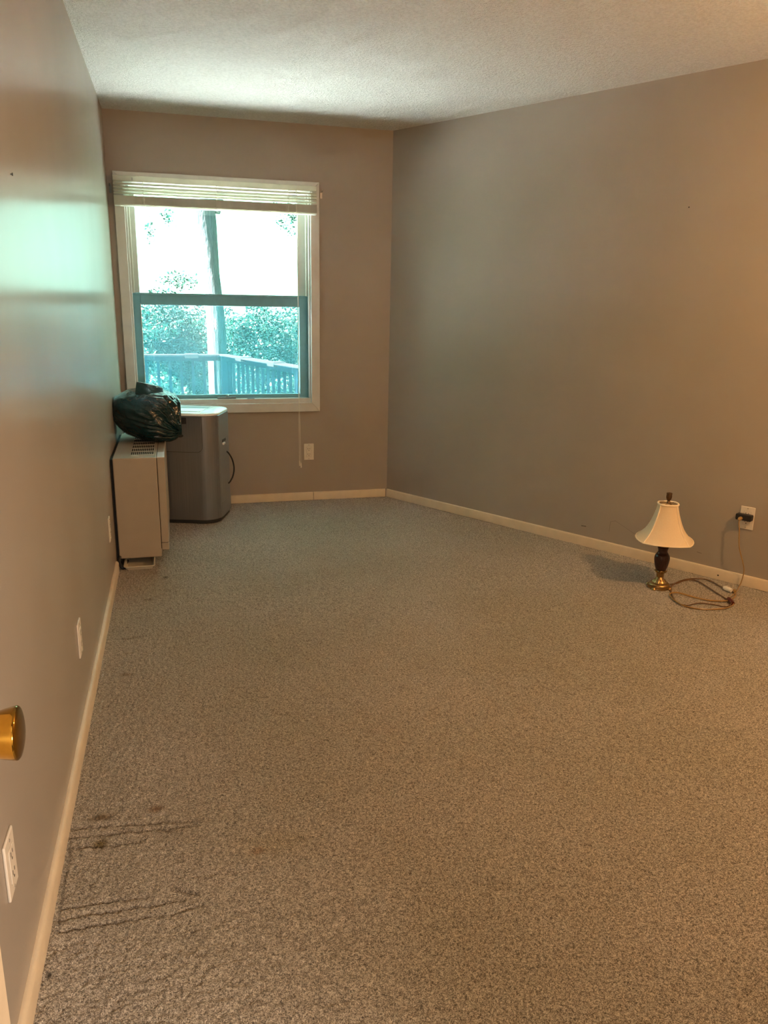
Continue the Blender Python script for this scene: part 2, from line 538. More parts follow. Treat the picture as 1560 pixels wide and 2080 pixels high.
def make_floor():
    ys = [Y0, 0.4, 0.8, 1.0]
    step = 0.0034
    while ys[-1] < D:
        ys.append(ys[-1]+step); step = min(step*1.0032, 0.013)
    ys[-1] = D
    ys = np.array(ys)
    nx = 820
    u = np.linspace(0, 1, nx)
    u = u*0.72 + u**1.6*0.28
    xm = B.x + (D-ys)/math.cos(RA)*RD.x
    X = u[None, :]*xm[:, None]
    Y = np.repeat(ys[:, None], nx, 1)
    warp = (vnoise(X, Y, 0.03, 5)-.5)*0.012
    h = (vnoise(X+warp, Y, 0.0052, 1)-0.5)*0.0060 + (vnoise(X, Y+warp, 0.0120, 2)-0.5)*0.0040
    h += (vnoise(X, Y, 0.35, 3)-0.5)*0.006
    grooves = [((0.012,1.905),(0.33,1.862)), ((0.012,1.865),(0.34,1.840)), ((0.012,1.825),(0.20,1.805)),
               ((0.02,1.850),(0.028,1.545)), ((0.02,1.580),(0.30,1.575)), ((0.03,1.545),(0.255,1.540)),
               ((0.03,1.610),(0.22,1.607)), ((0.27,1.535),(0.34,1.555)), ((0.27,1.62),(0.33,1.585)), ((0.24,1.84),(0.30,1.83))]
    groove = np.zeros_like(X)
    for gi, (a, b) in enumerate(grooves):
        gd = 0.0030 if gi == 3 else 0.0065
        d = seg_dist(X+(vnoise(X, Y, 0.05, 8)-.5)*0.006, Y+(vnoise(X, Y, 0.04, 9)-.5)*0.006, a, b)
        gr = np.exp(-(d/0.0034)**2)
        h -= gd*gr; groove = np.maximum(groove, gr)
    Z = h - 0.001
    tint = np.ones(X.shape+(3,))*(1-0.5*groove[..., None])      # imprints darkened: crushed pile plus groove shade put into the colour
    spots = [((0.088,1.931),(0.034,0.011),(0.28,0.19,0.07),0.9), ((0.23,1.938),(0.022,0.013),(0.40,0.21,0.08),0.85),
             ((0.235,1.912),(0.034,0.006),(1.5,1.5,1.7),0.6), ((0.095,1.823),(0.02,0.016),(0.38,0.30,0.09),0.9),
             ((0.484,1.703),(0.02,0.012),(0.65,0.36,0.16),0.5), ((0.53,1.72),(0.10,0.05),(0.85,0.75,0.5),0.4),
             ((0.027,1.426),(0.006,0.010),(0.06,0.05,0.04),1.0), ((0.24,3.854),(0.012,0.016),(0.18,0.14,0.1),0.9),
             ((0.176,3.556),(0.008,0.012),(0.3,0.2,0.15),0.8), ((0.155,3.553),(0.010,0.010),(0.35,0.25,0.2),0.8),
             ((0.095,3.115),(0.022,0.008),(0.3,0.22,0.13),0.8), ((0.12,3.13),(0.012,0.008),(0.35,0.28,0.15),0.7),
             ((0.109,2.973),(0.03,0.010),(0.6,0.5,0.3),0.5), ((0.112,2.787),(0.028,0.010),(0.35,0.25,0.13),0.75),
             ((0.135,3.335),(0.014,0.006),(0.4,0.3,0.2),0.6), ((0.946,2.199),(0.05,0.03),(1.05,0.9,0.85),0.4),
             ((0.16,3.75),(0.14,0.28),(0.80,0.64,0.42),0.5)]
    for (cx, cy), (rx, ry), col, a in spots:
        g = a*np.exp(-(((X-cx)/rx)**2+((Y-cy)/ry)**2)**1.4)[..., None]
        tint = tint*(1-g) + np.array(col)*tint*g
    nyr = len(ys)
    co = np.stack([X, Y, Z], -1).reshape(-1, 3).astype(np.float32)
    idx = np.arange(nyr*nx).reshape(nyr, nx)
    q = np.stack([idx[:-1, :-1], idx[:-1, 1:], idx[1:, 1:], idx[1:, :-1]], -1).reshape(-1, 4)
    me = bpy.data.meshes.new('floor')
    me.vertices.add(len(co)); me.vertices.foreach_set('co', co.ravel())
    me.loops.add(q.size); me.loops.foreach_set('vertex_index', q.ravel().astype(np.int32))
    me.polygons.add(len(q))
    me.polygons.foreach_set('loop_start', np.arange(0, q.size, 4, dtype=np.int32))
    me.polygons.foreach_set('use_smooth', np.ones(len(q), dtype=bool))
    me.update(calc_edges=True)
    ca = me.color_attributes.new('stain_shade_tint', 'FLOAT_COLOR', 'POINT')
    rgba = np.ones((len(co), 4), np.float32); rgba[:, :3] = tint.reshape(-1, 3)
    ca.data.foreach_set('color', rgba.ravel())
    me.materials.append(M['carpet'])
    o = bpy.data.objects.new('floor', me); COL.objects.link(o)
    tag(o, 'beige cut pile carpet with stains and furniture imprints', kind='structure')
make_floor()
tag(box('trim_1', M['joint'], (-0.35, XEND+0.3, -1.5, D+0.13, -0.16, -0.040)), 'subfloor slab under the carpet', kind='structure')
tag(box('ceiling', M['ceiling'], (-0.35, XEND+0.3, -1.5, D+0.14, H, H+0.12)), 'stippled off white ceiling', kind='structure')

tag(box('wall_left', M['wall'], (-0.12, 0.0, -0.06, D+0.14, -0.01, H)), 'taupe painted wall on the left with a satin sheen', kind='structure')

WX0, WX1, WZ0, WZ1 = 0.093, 1.240, 0.690, 2.040      # window opening
wf = MB()
wf.box(0.0, WX0, D, D+0.14, -0.01, H).box(WX1, B.x+0.20, D, D+0.14, -0.01, H)
wf.box(WX0, WX1, D, D+0.14, -0.01, WZ0).box(WX0, WX1, D, D+0.14, WZ1, H)
tag(wf.build('wall_far', M['wall_flat']), 'taupe painted wall around the window', kind='structure')

R = right_frame('right_wall_frame')
o = box('wall_right', M['wall_right'], (0, TEND+0.1, 0, 0.12, -0.01, H))
o.location = R.location; o.rotation_euler = R.rotation_euler
tag(o, 'long taupe painted wall on the right with small scuffs', kind='structure')
bpy.data.objects.remove(R)

DX0, DX1, DZ = 0.062, 0.90, 2.05                      # doorway the camera stands in
wb = MB()
wb.box(0.0, DX0, -0.06, Y0, -0.01, H).box(DX1, XEND+0.2, -0.06, Y0, -0.01, H).box(DX0, DX1, -0.06, Y0, DZ, H)
tag(wb.build('wall_back', M['wall_flat']), 'taupe wall behind the camera with a doorway', kind='structure')
wh = MB()
wh.box(-0.35, -0.25, -1.4, -0.06, -0.01, H).box(1.35, 1.45, -1.4, -0.06, -0.01, H).box(-0.35, 1.45, -1.5, -1.4, -0.01, H)
wh.box(-0.25, 0.0, -0.08, -0.06, -0.01, H)
tag(wh.build('wall_hall', M['wall_flat']), 'taupe hall walls behind the doorway', kind='structure')

# baseboards
BH = 0.057
def bb_profile(th, h):
    return [(0, 0), (th, 0), (th, h-0.010), (th*0.75, h-0.003), (th*0.35, h), (0, h)]
def left_baseboard():
    prof = bb_profile(0.014, BH); m = MB(); n = 120; k = len(prof); vs = []
    for i in range(n+1):
        y = 0.90 + (3.985-0.90)*i/n
        wv = 0.0030*noise.noise(Vector((y*5, 1, 0))) + 0.0016*noise.noise(Vector((y*17, 4, 0)))
        for (x, z) in prof:
            f = max(0.0, (z-0.03)/(BH-0.03))
            vs.append((x, y, z + wv*f*(1.6 if x < 0.008 else 0.6)))
    fs = [(i*k+j, i*k+(j+1) % k, (i+1)*k+(j+1) % k, (i+1)*k+j)[::-1] for i in range(n) for j in range(k)]
    fs += [tuple(range(k)), tuple(n*k+j for j in range(k))[::-1]]
    m.add(vs, fs, True)
    return m.build('baseboard_left', M['trim'], sharp=60)
tag(left_baseboard(),
    'narrow cream baseboard along the left wall', kind='structure')
bf = tag(empty('baseboard_far', (0, D, 0)), 'cream baseboard under the window in two butted lengths', kind='structure')
def far_board(x0, x1):
    return MB().prism([(-y, z) for y, z in bb_profile(0.014, BH)][::-1], x0, x1, 'x').build('board', M['trim'], bf, bevel=0.0012)
far_board(0.30, 1.2465); far_board(1.2495, 1.776)
br = tag(empty('baseboard_right', (B.x, B.y, 0)), 'long cream baseboard along the right wall', kind='structure')
br.rotation_euler = (0, 0, math.atan2(RD.y, RD.x))
MB().prism([(-y, z) for y, z in bb_profile(0.014, BH)][::-1], 0.008, TEND-0.1, 'x').build('board', M['trim'], br, bevel=0.0012)
MB().lathe([(0.0045, -0.0146), (0.0035, -0.0150), (0.001, -0.0152)], 10, (2.414, 0, 0.024), 'y').build('nail_hole', M['joint'], br)

# ------------------------------------------------------------------ window
win = tag(empty('window_1', (0.665, D, 1.36)), 'single hung window with white casing and grey lower sash', kind='structure')
def wbox(name, mat, b, parent=None, bevel=0.002, **kw):
    p = parent or win
    off = Vector((0.665, D, 1.36))
    b2 = (b[0]-off.x, b[1]-off.x, b[2]-off.y, b[3]-off.y, b[4]-off.z, b[5]-off.z)
    return box(name, mat, b2, p, bevel, **kw)
CY0, CY1 = D-0.018, D+0.004
def casing(poly):
    m = MB().prism([(x-0.665, z-1.36) for x, z in poly], CY0-D, CY1-D, 'y')
    return m.build('casing', M['window_trim'], win, bevel=0.003)
ox0, ox1, oz0, oz1 = 0.036, 1.297, 0.629, 2.100
ix0, ix1, iz0, iz1 = 0.094, 1.239, 0.690, 2.040
casing([(ox0, oz0), (ix0, iz0), (ix0, iz1), (ox0, oz1)])
casing([(ox1, oz0), (ox1, oz1), (ix1, iz1), (ix1, iz0)])
casing([(ox0, oz1), (ix0, iz1), (ix1, iz1), (ox1, oz1)])
casing([(ox0, oz0), (ox1, oz0), (ix1, iz0), (ix0, iz0)])
wbox('jamb', M['window_trim'], (ix0, ix0+0.012, D, D+0.14, iz0, iz1))
wbox('jamb', M['window_trim'], (ix1-0.012, ix1, D, D+0.14, iz0, iz1))
wbox('head_jamb', M['window_trim'], (ix0, ix1, D, D+0.14, iz1-0.012, iz1))
wbox('sill', M['window_trim'], (ix0, ix1, D-0.002, D+0.15, iz0, iz0+0.030))
wbox('stop', M['sash_white'], (ix0+0.012, ix0+0.026, D+0.028, D+0.045, 1.395, iz1-0.012))
wbox('stop', M['sash_white'], (ix1-0.026, ix1-0.012, D+0.028, D+0.045, 1.395, iz1-0.012))
# upper sash (white) sits further out
us = wbox('upper_sash', M['sash_white'], (0.1055, 0.148, D+0.085, D+0.120, 1.36, 2.027))
wbox('stile', M['sash_white'], (1.170, 1.2275, D+0.085, D+0.120, 1.36, 2.027), us)
wbox('top_rail', M['sash_white'], (0.148, 1.170, D+0.085, D+0.120, 1.985, 2.027), us)
wbox('bottom_rail', M['sash_glare_grey'], (0.148, 1.170, D+0.086, D+0.118, 1.36, 1.392), us)
wbox('pane', M['glass'], (0.146, 1.172, D+0.100, D+0.104, 1.385, 1.990), us, 0)
# lower sash (grey), nearer the room
ls = wbox('lower_sash', M['sash_glare_grey'], (0.1055, 0.152, D+0.050, D+0.082, 0.722, 1.393))
wbox('stile', M['sash_glare_grey'], (1.170, 1.2275, D+0.050, D+0.082, 0.722, 1.393), ls)
wbox('meeting_rail', M['sash_glare_grey'], (0.152, 1.170, D+0.046, D+0.082, 1.322, 1.393), ls)
wbox('rail_lip', M['sash_glare_grey'], (0.118, 1.208, D+0.040, D+0.052, 1.382, 1.396), ls)
wbox('bottom_rail', M['sash_glare_grey'], (0.152, 1.170, D+0.050, D+0.082, 0.722, 0.745), ls)
wbox('pane', M['glass'], (0.150, 1.172, D+0.064, D+0.068, 0.740, 1.326), ls, 0)
wbox('bead', M['window_trim'], (0.148, 0.153, D+0.044, D+0.052, 0.740, 1.326), ls)
wbox('insect_screen', M['screen'], (0.1055, 1.2275, D+0.128, D+0.1285, 0.722, 1.39), None, 0)
# latch on the sill: base plate and a small lever
lt = wbox('latch', M['latch'], (0.607, 0.730, D+0.012, D+0.036, 0.720, 0.732))
lv = MB()
lv.tube(curve_pts([(0.003, 0.022, -0.630), (0.003, 0.018, -0.618), (0.010, 0.006, -0.612), (0.016, -0.006, -0.618)], 4), 0.0045, 8)
lv.build('lever', M['nickel'], lt)
wbox('scratch', M['slot'], (0.805, 0.852, D-0.0005, D+0.0205, 0.7195, 0.7215), None, 0)

# ------------------------------------------------------------------ venetian blind, drawn up
bl = tag(empty('venetian_blind', (0.655, D-0.045, 2.0)), 'ivory venetian blind drawn up across the top of the window', 'blind')
def bbx(name, mat, b, parent=None, bevel=0.0):
    return box(name, mat, b, parent or bl, bevel)
hw = 0.617
bbx('headrail', M['slat'], (-hw, hw, -0.018, 0.020, 0.040, 0.070), None, 0.002)
slat_mesh = None
def slat(z, ang):
    global slat_mesh
    if slat_mesh is None:
        pts = []
        n = 6
        for i in range(n+1):
            u = -0.0245 + 0.049*i/n
            pts.append((u, 0.0035*(1-(u/0.0245)**2)))
        poly = [(u, w) for u, w in pts] + [(u, w-0.0020) for u, w in pts[::-1]]
        m = MB().prism(poly[::-1], -hw, hw, 'x')
        o = m.build('slat', M['slat'], bl, sharp=50); slat_mesh = o.data
    else:
        o = bpy.data.objects.new('slat', slat_mesh); COL.objects.link(o); o.parent = bl
    o.location = (0, 0, z); o.rotation_euler = (ang, 0, 0)
for i in range(4):
    slat(0.026-0.0175*i, math.radians(16))
for i in range(20):
    slat(-0.044-0.0025*i, 0.0)
bbx('bottom_rail', M['slat'], (-hw, hw, -0.025, 0.025, -0.101, -0.0935), None, 0.002)
for x in (-0.445, -0.012, 0.435):
    m = MB(); m.tube([(x, -0.0275, 0.042), (x, -0.0285, -0.02), (x, -0.0285, -0.100)], 0.0016, 6)
    m.build('ladder_cord', M['cord_white'], bl)
m = MB()
m.box(-0.509, -0.502, -0.021, -0.0175, 0.044, 0.060)
m.build('tilt_hook', M['nickel'], bl)
pc = MB()
pc.tube(curve_pts([(0.482, -0.0225, 0.045), (0.483, -0.031, -0.06), (0.487, -0.031, -0.6), (0.485, -0.031, -1.2), (0.486, -0.031, -1.702)], 4), 0.0014, 6)
pc.tube(curve_pts([(0.485, -0.0225, 0.045), (0.487, -0.033, -0.06), (0.489, -0.033, -0.6), (0.489, -0.033, -1.2), (0.495, -0.033, -1.714)], 4), 0.0014, 6)
pco = pc.build('pull_cord', M['cord_white'], bl)
for x, y, z in ((0.486, -0.031, -1.702), (0.496, -0.033, -1.714)):
    MB().lathe([(0.002, 0.002), (0.0036, -0.004), (0.0058, -0.028), (0.0060, -0.034), (0.003, -0.036)][::-1], 12, (x, y, z)).build('tassel', M['plate'], pco)

# curtain rod brackets either side of the casing
def bracket(x, z, label, mat):
    b = tag(empty('curtain_bracket', (x, D, z)), label, 'bracket', 'curtain rod brackets beside the window')
    box('back_plate', mat, (-0.007, 0.007, -0.003, 0.0005, -0.035, 0.012), b, 0.001)
    MB().tube(curve_pts([(0, -0.002, 0.004), (0, -0.022, 0.004), (0.002, -0.036, 0.006), (0.002, -0.040, 0.016)], 4), 0.0042, 8).build('arm', mat, b)
    MB().lathe([(0.0035, -0.0055), (0.003, -0.004), (0.003, -0.002)], 10, (0, 0, -0.024), 'y').build('screw', mat, b)
    return b
bracket(1.312, 2.040, 'small metal curtain bracket on the wall right of the window', M['nickel'])
bracket(0.017, 2.010, 'small curtain bracket squeezed between window casing and left wall', M['latch'])

# ------------------------------------------------------------------ wall outlets
def outlet(loc, rz, label, decora, with_slots=True, proud=0.0):
    """local x right along the wall, local -y out of the wall, centre at the origin"""
    e = tag(empty('wall_outlet', loc, rz), label, 'outlet', 'white electrical wall plates')
    poly = round_rect(-0.035, 0.035, -0.0575, 0.0575, 0.003, 3)
    MB().prism(poly, -0.0055, 0.0002+proud, 'y').build('cover_plate', M['plate'], e, bevel=0.0022)
    if decora:
        rc = MB().prism(round_rect(-0.0168, 0.0168, -0.034, 0.034, 0.002, 3), -0.0072, -0.0050, 'y').build('receptacle', M['plate'], e, bevel=0.0006)
        gap = MB().prism(round_rect(-0.0178, 0.0178, -0.035, 0.035, 0.002, 3), -0.0057, -0.0050, 'y').build('gap_line', M['screw'], e)
        cz = (0.019, -0.019)
    else:
        rc = MB()
        for z in (0.0195, -0.0195):
            rc.prism([(x, y+z) for x, y in round_rect(-0.0168, 0.0168, -0.0140, 0.0140, 0.010, 5)], -0.0072, -0.0050, 'y')
        rc = rc.build('receptacle', M['plate'], e, bevel=0.0006)
        cz = (0.0195, -0.0195)
    if with_slots:
        s = MB()
        for z in cz:
            s.box(-0.0078, -0.0054, -0.0076, -0.0070, z-0.001, z+0.0085)
            s.box(0.0054, 0.0078, -0.0076, -0.0070, z+0.0005, z+0.0080)
            s.lathe([(0.0026, -0.0076), (0.0026, -0.0070)], 10, (0, 0, z-0.0075), 'y')
        s.build('socket_slots', M['slot'], rc)
    for z in ((0.0485, -0.0485) if decora else (0.0, 0.0485, -0.0485)[1:]):
        MB().lathe([(0.0030, -0.0068), (0.0030, -0.0050)], 10, (0, 0, z), 'y').build('screw', M['screw'], e)
    return e
outlet((1.2185, D, 0.3455), 0.0, 'white outlet plate under the window at its right corner', True)
o = outlet((B.x+RD.x*2.5115, B.y+RD.y*2.5115, 0.350), math.atan2(RD.y, RD.x), 'white outlet plate on the right wall with a black tap plugged in', True)
LZ = PI/2    # left wall: facing +x
outlet((0.0, 1.338, 0.345), LZ, 'white outlet plate low on the left wall nearest the door', True)
outlet((0.0, 2.462, 0.300), LZ, 'white outlet plate midway along the left wall', True)
outlet((0.0, 3.745, 0.296), LZ, 'white outlet plate on the left wall just before the beige heater', True)

# nails left in the walls
def nail(loc, rz, label):
    e = tag(empty('wall_nail', loc, rz), label, 'nail', 'nails left in the walls')
    MB().lathe([(0.0015, -0.004), (0.0015, 0.001)], 8, (0, 0, 0), 'y').build('shank', M['latch'], e)
    MB().lathe([(0.0034, -0.0050), (0.0034, -0.0035)], 10, (0, 0, 0), 'y').build('head', M['slot'], e)
p = rw(2.0357, 0, 1.837)
nail(p, math.atan2(RD.y, RD.x), 'tiny dark nail high on the right wall')
nail((0, 2.059, 1.619), LZ, 'tiny dark nail high on the left wall')

# ------------------------------------------------------------------ door, folded back along the left wall
door = tag(empty('door_1', (0.066, 0.10, 0.0)), 'cream slab door standing open against the left wall', kind='structure')
box('door_leaf', M['trim'], (0.0, 0.035, 0.0, 0.760, 0.015, 2.03), door, 0.002)
kz, ky = 0.906, 0.698
kp = [(0.0145, 0.0), (0.0145, 0.010), (0.012, 0.014), (0.0125, 0.020), (0.0200, 0.030), (0.0232, 0.037), (0.0262, 0.048), (0.0278, 0.056),
      (0.0283, 0.0590), (0.0280, 0.0606), (0.0262, 0.0620), (0.0235, 0.0630), (0.0170, 0.0645), (0.008, 0.0652), (0.0006, 0.0654)]
kn = MB().lathe(kp, 48, (0.035, ky, kz), 'x').build('door_knob', M['knob_brass'], door, sharp=50)
MB().lathe([(0.031, 0.0), (0.031, 0.003), (0.028, 0.007), (0.015, 0.009)], 40, (0.035, ky, kz), 'x').build('rose', M['knob_brass'], door)
box('latch_plate', M['knob_brass'], (0.005, 0.030, 0.7595, 0.7615, kz-0.028, kz+0.028), door, 0.001)
for z in (0.22, 1.05, 1.85):
    MB().lathe([(0.006, -0.045), (0.006, 0.045)], 12, (0.040, -0.004, z)).build('hinge', M['knob_brass'], door)
tr2 = tag(empty('trim_2', (0, Y0, 0)), 'cream casing around the doorway', kind='structure')
box('casing', M['trim'], (DX0-0.057, DX0, 0.0, 0.015, 0, DZ+0.057), tr2, 0.002)
box('casing', M['trim'], (DX1, DX1+0.057, 0.0, 0.015, 0, DZ+0.057), tr2, 0.002)
box('casing', M['trim'], (DX0, DX1, 0.0, 0.015, DZ, DZ+0.057), tr2, 0.002)

# ------------------------------------------------------------------ beige wall heater
HX, HY = 0.0, 4.05
ht = tag(empty('wall_heater', (0, HY, 0)), 'beige cabinet heater with top grille standing against the left wall', 'heater')
box('body', M['heater'], (0.014, 0.2265, 0.0, 0.80, 0.046, 0.577), ht, 0.005, segs=3)
box('front_panel', M['heater'], (0.2285, 0.2665, 0.0015, 0.80, 0.121, 0.5755), ht, 0.004, segs=3)
box('lower_panel', M['heater'], (0.2285, 0.2660, 0.0020, 0.80, 0.082, 0.1195), ht, 0.003, segs=2)
box('panel_gap', M['void'], (0.2255, 0.2295, 0.004, 0.796, 0.09, 0.570), ht)
box('wall_gap', M['void'], (0.002, 0.0145, 0.010, 0.79, 0.05, 0.570), ht)
box('base_frame', M['void'], (0.03, 0.200, 0.30, 0.78, 0.0, 0.047), ht)
g = box('grille', M['void'], (0.098, 0.212, 0.068, 0.76, 0.5766, 0.5776), ht)
gb = MB()
nb = 12
for i in range(nb+1):
    x = 0.098 + 0.114*i/nb
    gb.box(x-0.0012, x+0.0012, 0.066, 0.762, 0.5772, 0.5796)
k = 0
y = 0.066
while y < 0.77:
    gb.box(0.0965, 0.2135, y, y+0.012, 0.5772, 0.5800); y += 0.0985
gbo = gb.build('grille_bars', M['heater_grille'], g); gbo['kind'] = 'stuff'
bd = MB(); bd.lathe([(1.0, 0.0), (1.0, 0.0022), (0.8, 0.0036), (0.01, 0.0040)], 28)
bd.v = [(x*0.023+0.118, y*0.019+0.046, z+0.577) for x, y, z in bd.v]
bd.build('oval_badge', M['heater_grille'], ht)
box('control_flap', M['ac_white'], (0.2290, 0.2655, 0.004, 0.150, 0.5750, 0.5772), ht, 0.0008)
MB().tube(curve_pts([(0.018, 0.004, 0.060), (0.012, -0.012, 0.040), (0.022, -0.030, 0.014), (0.032, -0.030, 0.007), (0.040, -0.010, 0.007), (0.045, 0.09, 0.007)], 5), 0.008, 8).build('supply_pipe', M['rubber'], ht)

# drip tray under the heater
ty = tag(empty('drip_tray', (0.113, 4.10, 0)), 'shallow ivory plastic tray on the carpet under the heater', 'tray')
def tray_mesh():
    outer0 = round_rect(-0.064, 0.064, -0.105, 0.105, 0.012, 4)
    outer1 = round_rect(-0.074, 0.074, -0.115, 0.115, 0.016, 4)
    n = len(outer0)
    rings = [[(x, y, 0.001) for x, y in outer0], [(x, y, 0.019) for x, y in outer1],
             [(x*1.05, y*1.035, 0.0195) for x, y in outer1], [(x*1.05, y*1.035, 0.0230) for x, y in outer1],
             [(x*0.965, y*0.975, 0.0230) for x, y in outer1], [(x*0.95, y*0.965, 0.005) for x, y in outer0]]
    m = MB()
    vs = [p for r in rings for p in r]
    fs = []
    for i in range(len(rings)-1):
        for j in range(n):
            fs.append((i*n+j, i*n+(j+1) % n, (i+1)*n+(j+1) % n, (i+1)*n+j))
    fs.append(tuple(range(n-1, -1, -1))); fs.append(tuple((len(rings)-1)*n+j for j in range(n)))
    m.add(vs, fs, True)
    return m
tray_mesh().build('tray_body', M['tray'], ty)
box('end_plate', M['tray'], (0.0735, 0.0775, -0.105, 0.105, 0.020, 0.0445), ty, 0.0015)

# ------------------------------------------------------------------ silver portable air conditioner
AZ = math.atan2(-0.305, 0.952)
ac = tag(empty('portable_air_conditioner', (0.560, 4.779, 0), AZ), 'silver portable air conditioner in the corner beside the heater', 'air conditioner')
AW, AD = 0.39, 0.385
foot = round_rect(-AW, 0.0, 0.0, AD, [0.02, 0.10, 0.09, 0.02], 10)
def inset(poly, d):
    cx, cy = -AW/2, AD/2
    return [(cx+(x-cx)*(1-d/(AW/2)), cy+(y-cy)*(1-d/(AD/2))) for x, y in poly]
MB().prism(inset(foot, 0.006), 0.0, 0.024, 'z').build('base_skirt', M['skirt'], ac, bevel=0.003)
def front_only(zlo, zhi):
    return foot
body = MB().prism(foot, 0.022, 0.676, 'z').build('body', M['silver'], ac, bevel=0.004, sharp=30)
# grey plastic shell at the right side and back
sh = MB()
side = [p for p in round_rect(-0.10, 0.002, 0.075, AD+0.002, [0.001, 0.004, 0.09, 0.02], 10)]
sh.prism(side, 0.060, 0.672, 'z')
sh.build('side_shell', M['ac_side'], ac, bevel=0.003)
lo = MB().prism(round_rect(-0.10, 0.004, 0.085, AD+0.003, [0.001, 0.004, 0.09, 0.02], 10), 0.026, 0.120, 'z').build('lower_side_panel', M['ac_side'], ac, bevel=0.003)
# white top
tp = MB()
n = len(foot)
rings = [(foot, 0.677), (foot, 0.684), (inset(foot, 0.004), 0.690), (inset(foot, 0.014), 0.6935), (inset(foot, 0.06), 0.695)]
vs = [(x, y, z) for poly, z in rings for x, y in poly]
fs = []
for i in range(len(rings)-1):
    for j in range(n): fs.append((i*n+j, i*n+(j+1) % n, (i+1)*n+(j+1) % n, (i+1)*n+j))
fs.append(tuple(range(n-1, -1, -1))); fs.append(tuple((len(rings)-1)*n+j for j in range(n)))
tp.add(vs, fs, True)
top = tp.build('top_cover', M['ac_white'], ac, sharp=60)
box('outlet_flap', M['ac_white'], (-0.34, -0.105, 0.06, 0.20, 0.6945, 0.6985), top, 0.0015)
box('top_seam', M['ac_side'], (-0.0945, -0.0925, 0.012, 0.33, 0.6945, 0.6957), top)
box('control_strip', M['ac_side'], (-0.34, -0.105, 0.235, 0.30, 0.6945, 0.6965), top, 0.001)
# front lid with a rounded lower corner
lidp = round_rect(-0.375, -0.085, 0.456, 0.674, [0.002, 0.034, 0.002, 0.002], 8)
gapp = round_rect(-0.378, -0.0825, 0.4535, 0.6745, [0.002, 0.0365, 0.002, 0.002], 8)
MB().prism(gapp, -0.0006, 0.002, 'y').build('lid_gap', M['skirt'], ac)
MB().prism(lidp, -0.0030, 0.002, 'y').build('front_lid', M['silver'], ac, bevel=0.0012)
MB().prism(round_rect(-0.255, -0.176, 0.628, 0.668, 0.006, 4), -0.0045, -0.0025, 'y').build('display_window', M['skirt'], ac, bevel=0.0008)
lg = MB(); lg.lathe([(1.0, 0.0), (1.0, 0.0016), (0.7, 0.0022), (0.01, 0.0024)][::-1], 24, (0, 0, 0), 'y')
lg.v = [(x*0.024-0.221, -0.0028-y, z*0.010+0.5555) for x, y, z in lg.v]
lg.f = [f[::-1] for f in lg.f]
lg.build('oval_emblem', M['skirt'], ac)
box('side_hook', M['ac_white'], (-0.004, 0.012, 0.150, 0.185, 0.478, 0.492), ac, 0.003)
box('side_recess', M['skirt'], (-0.004, 0.004, 0.140, 0.230, 0.494, 0.512), ac, 0.002)
MB().tube(curve_pts([(0.002, 0.245, 0.42), (0.014, 0.262, 0.40), (0.030, 0.280, 0.355), (0.036, 0.290, 0.30), (0.028, 0.285, 0.25), (0.012, 0.268, 0.215), (0.0, 0.262, 0.205)], 6), 0.0048, 10).build('power_cord', M['rubber'], ac)
for x in (-0.35, -0.06):
    for y in (0.06, 0.30):
        pass

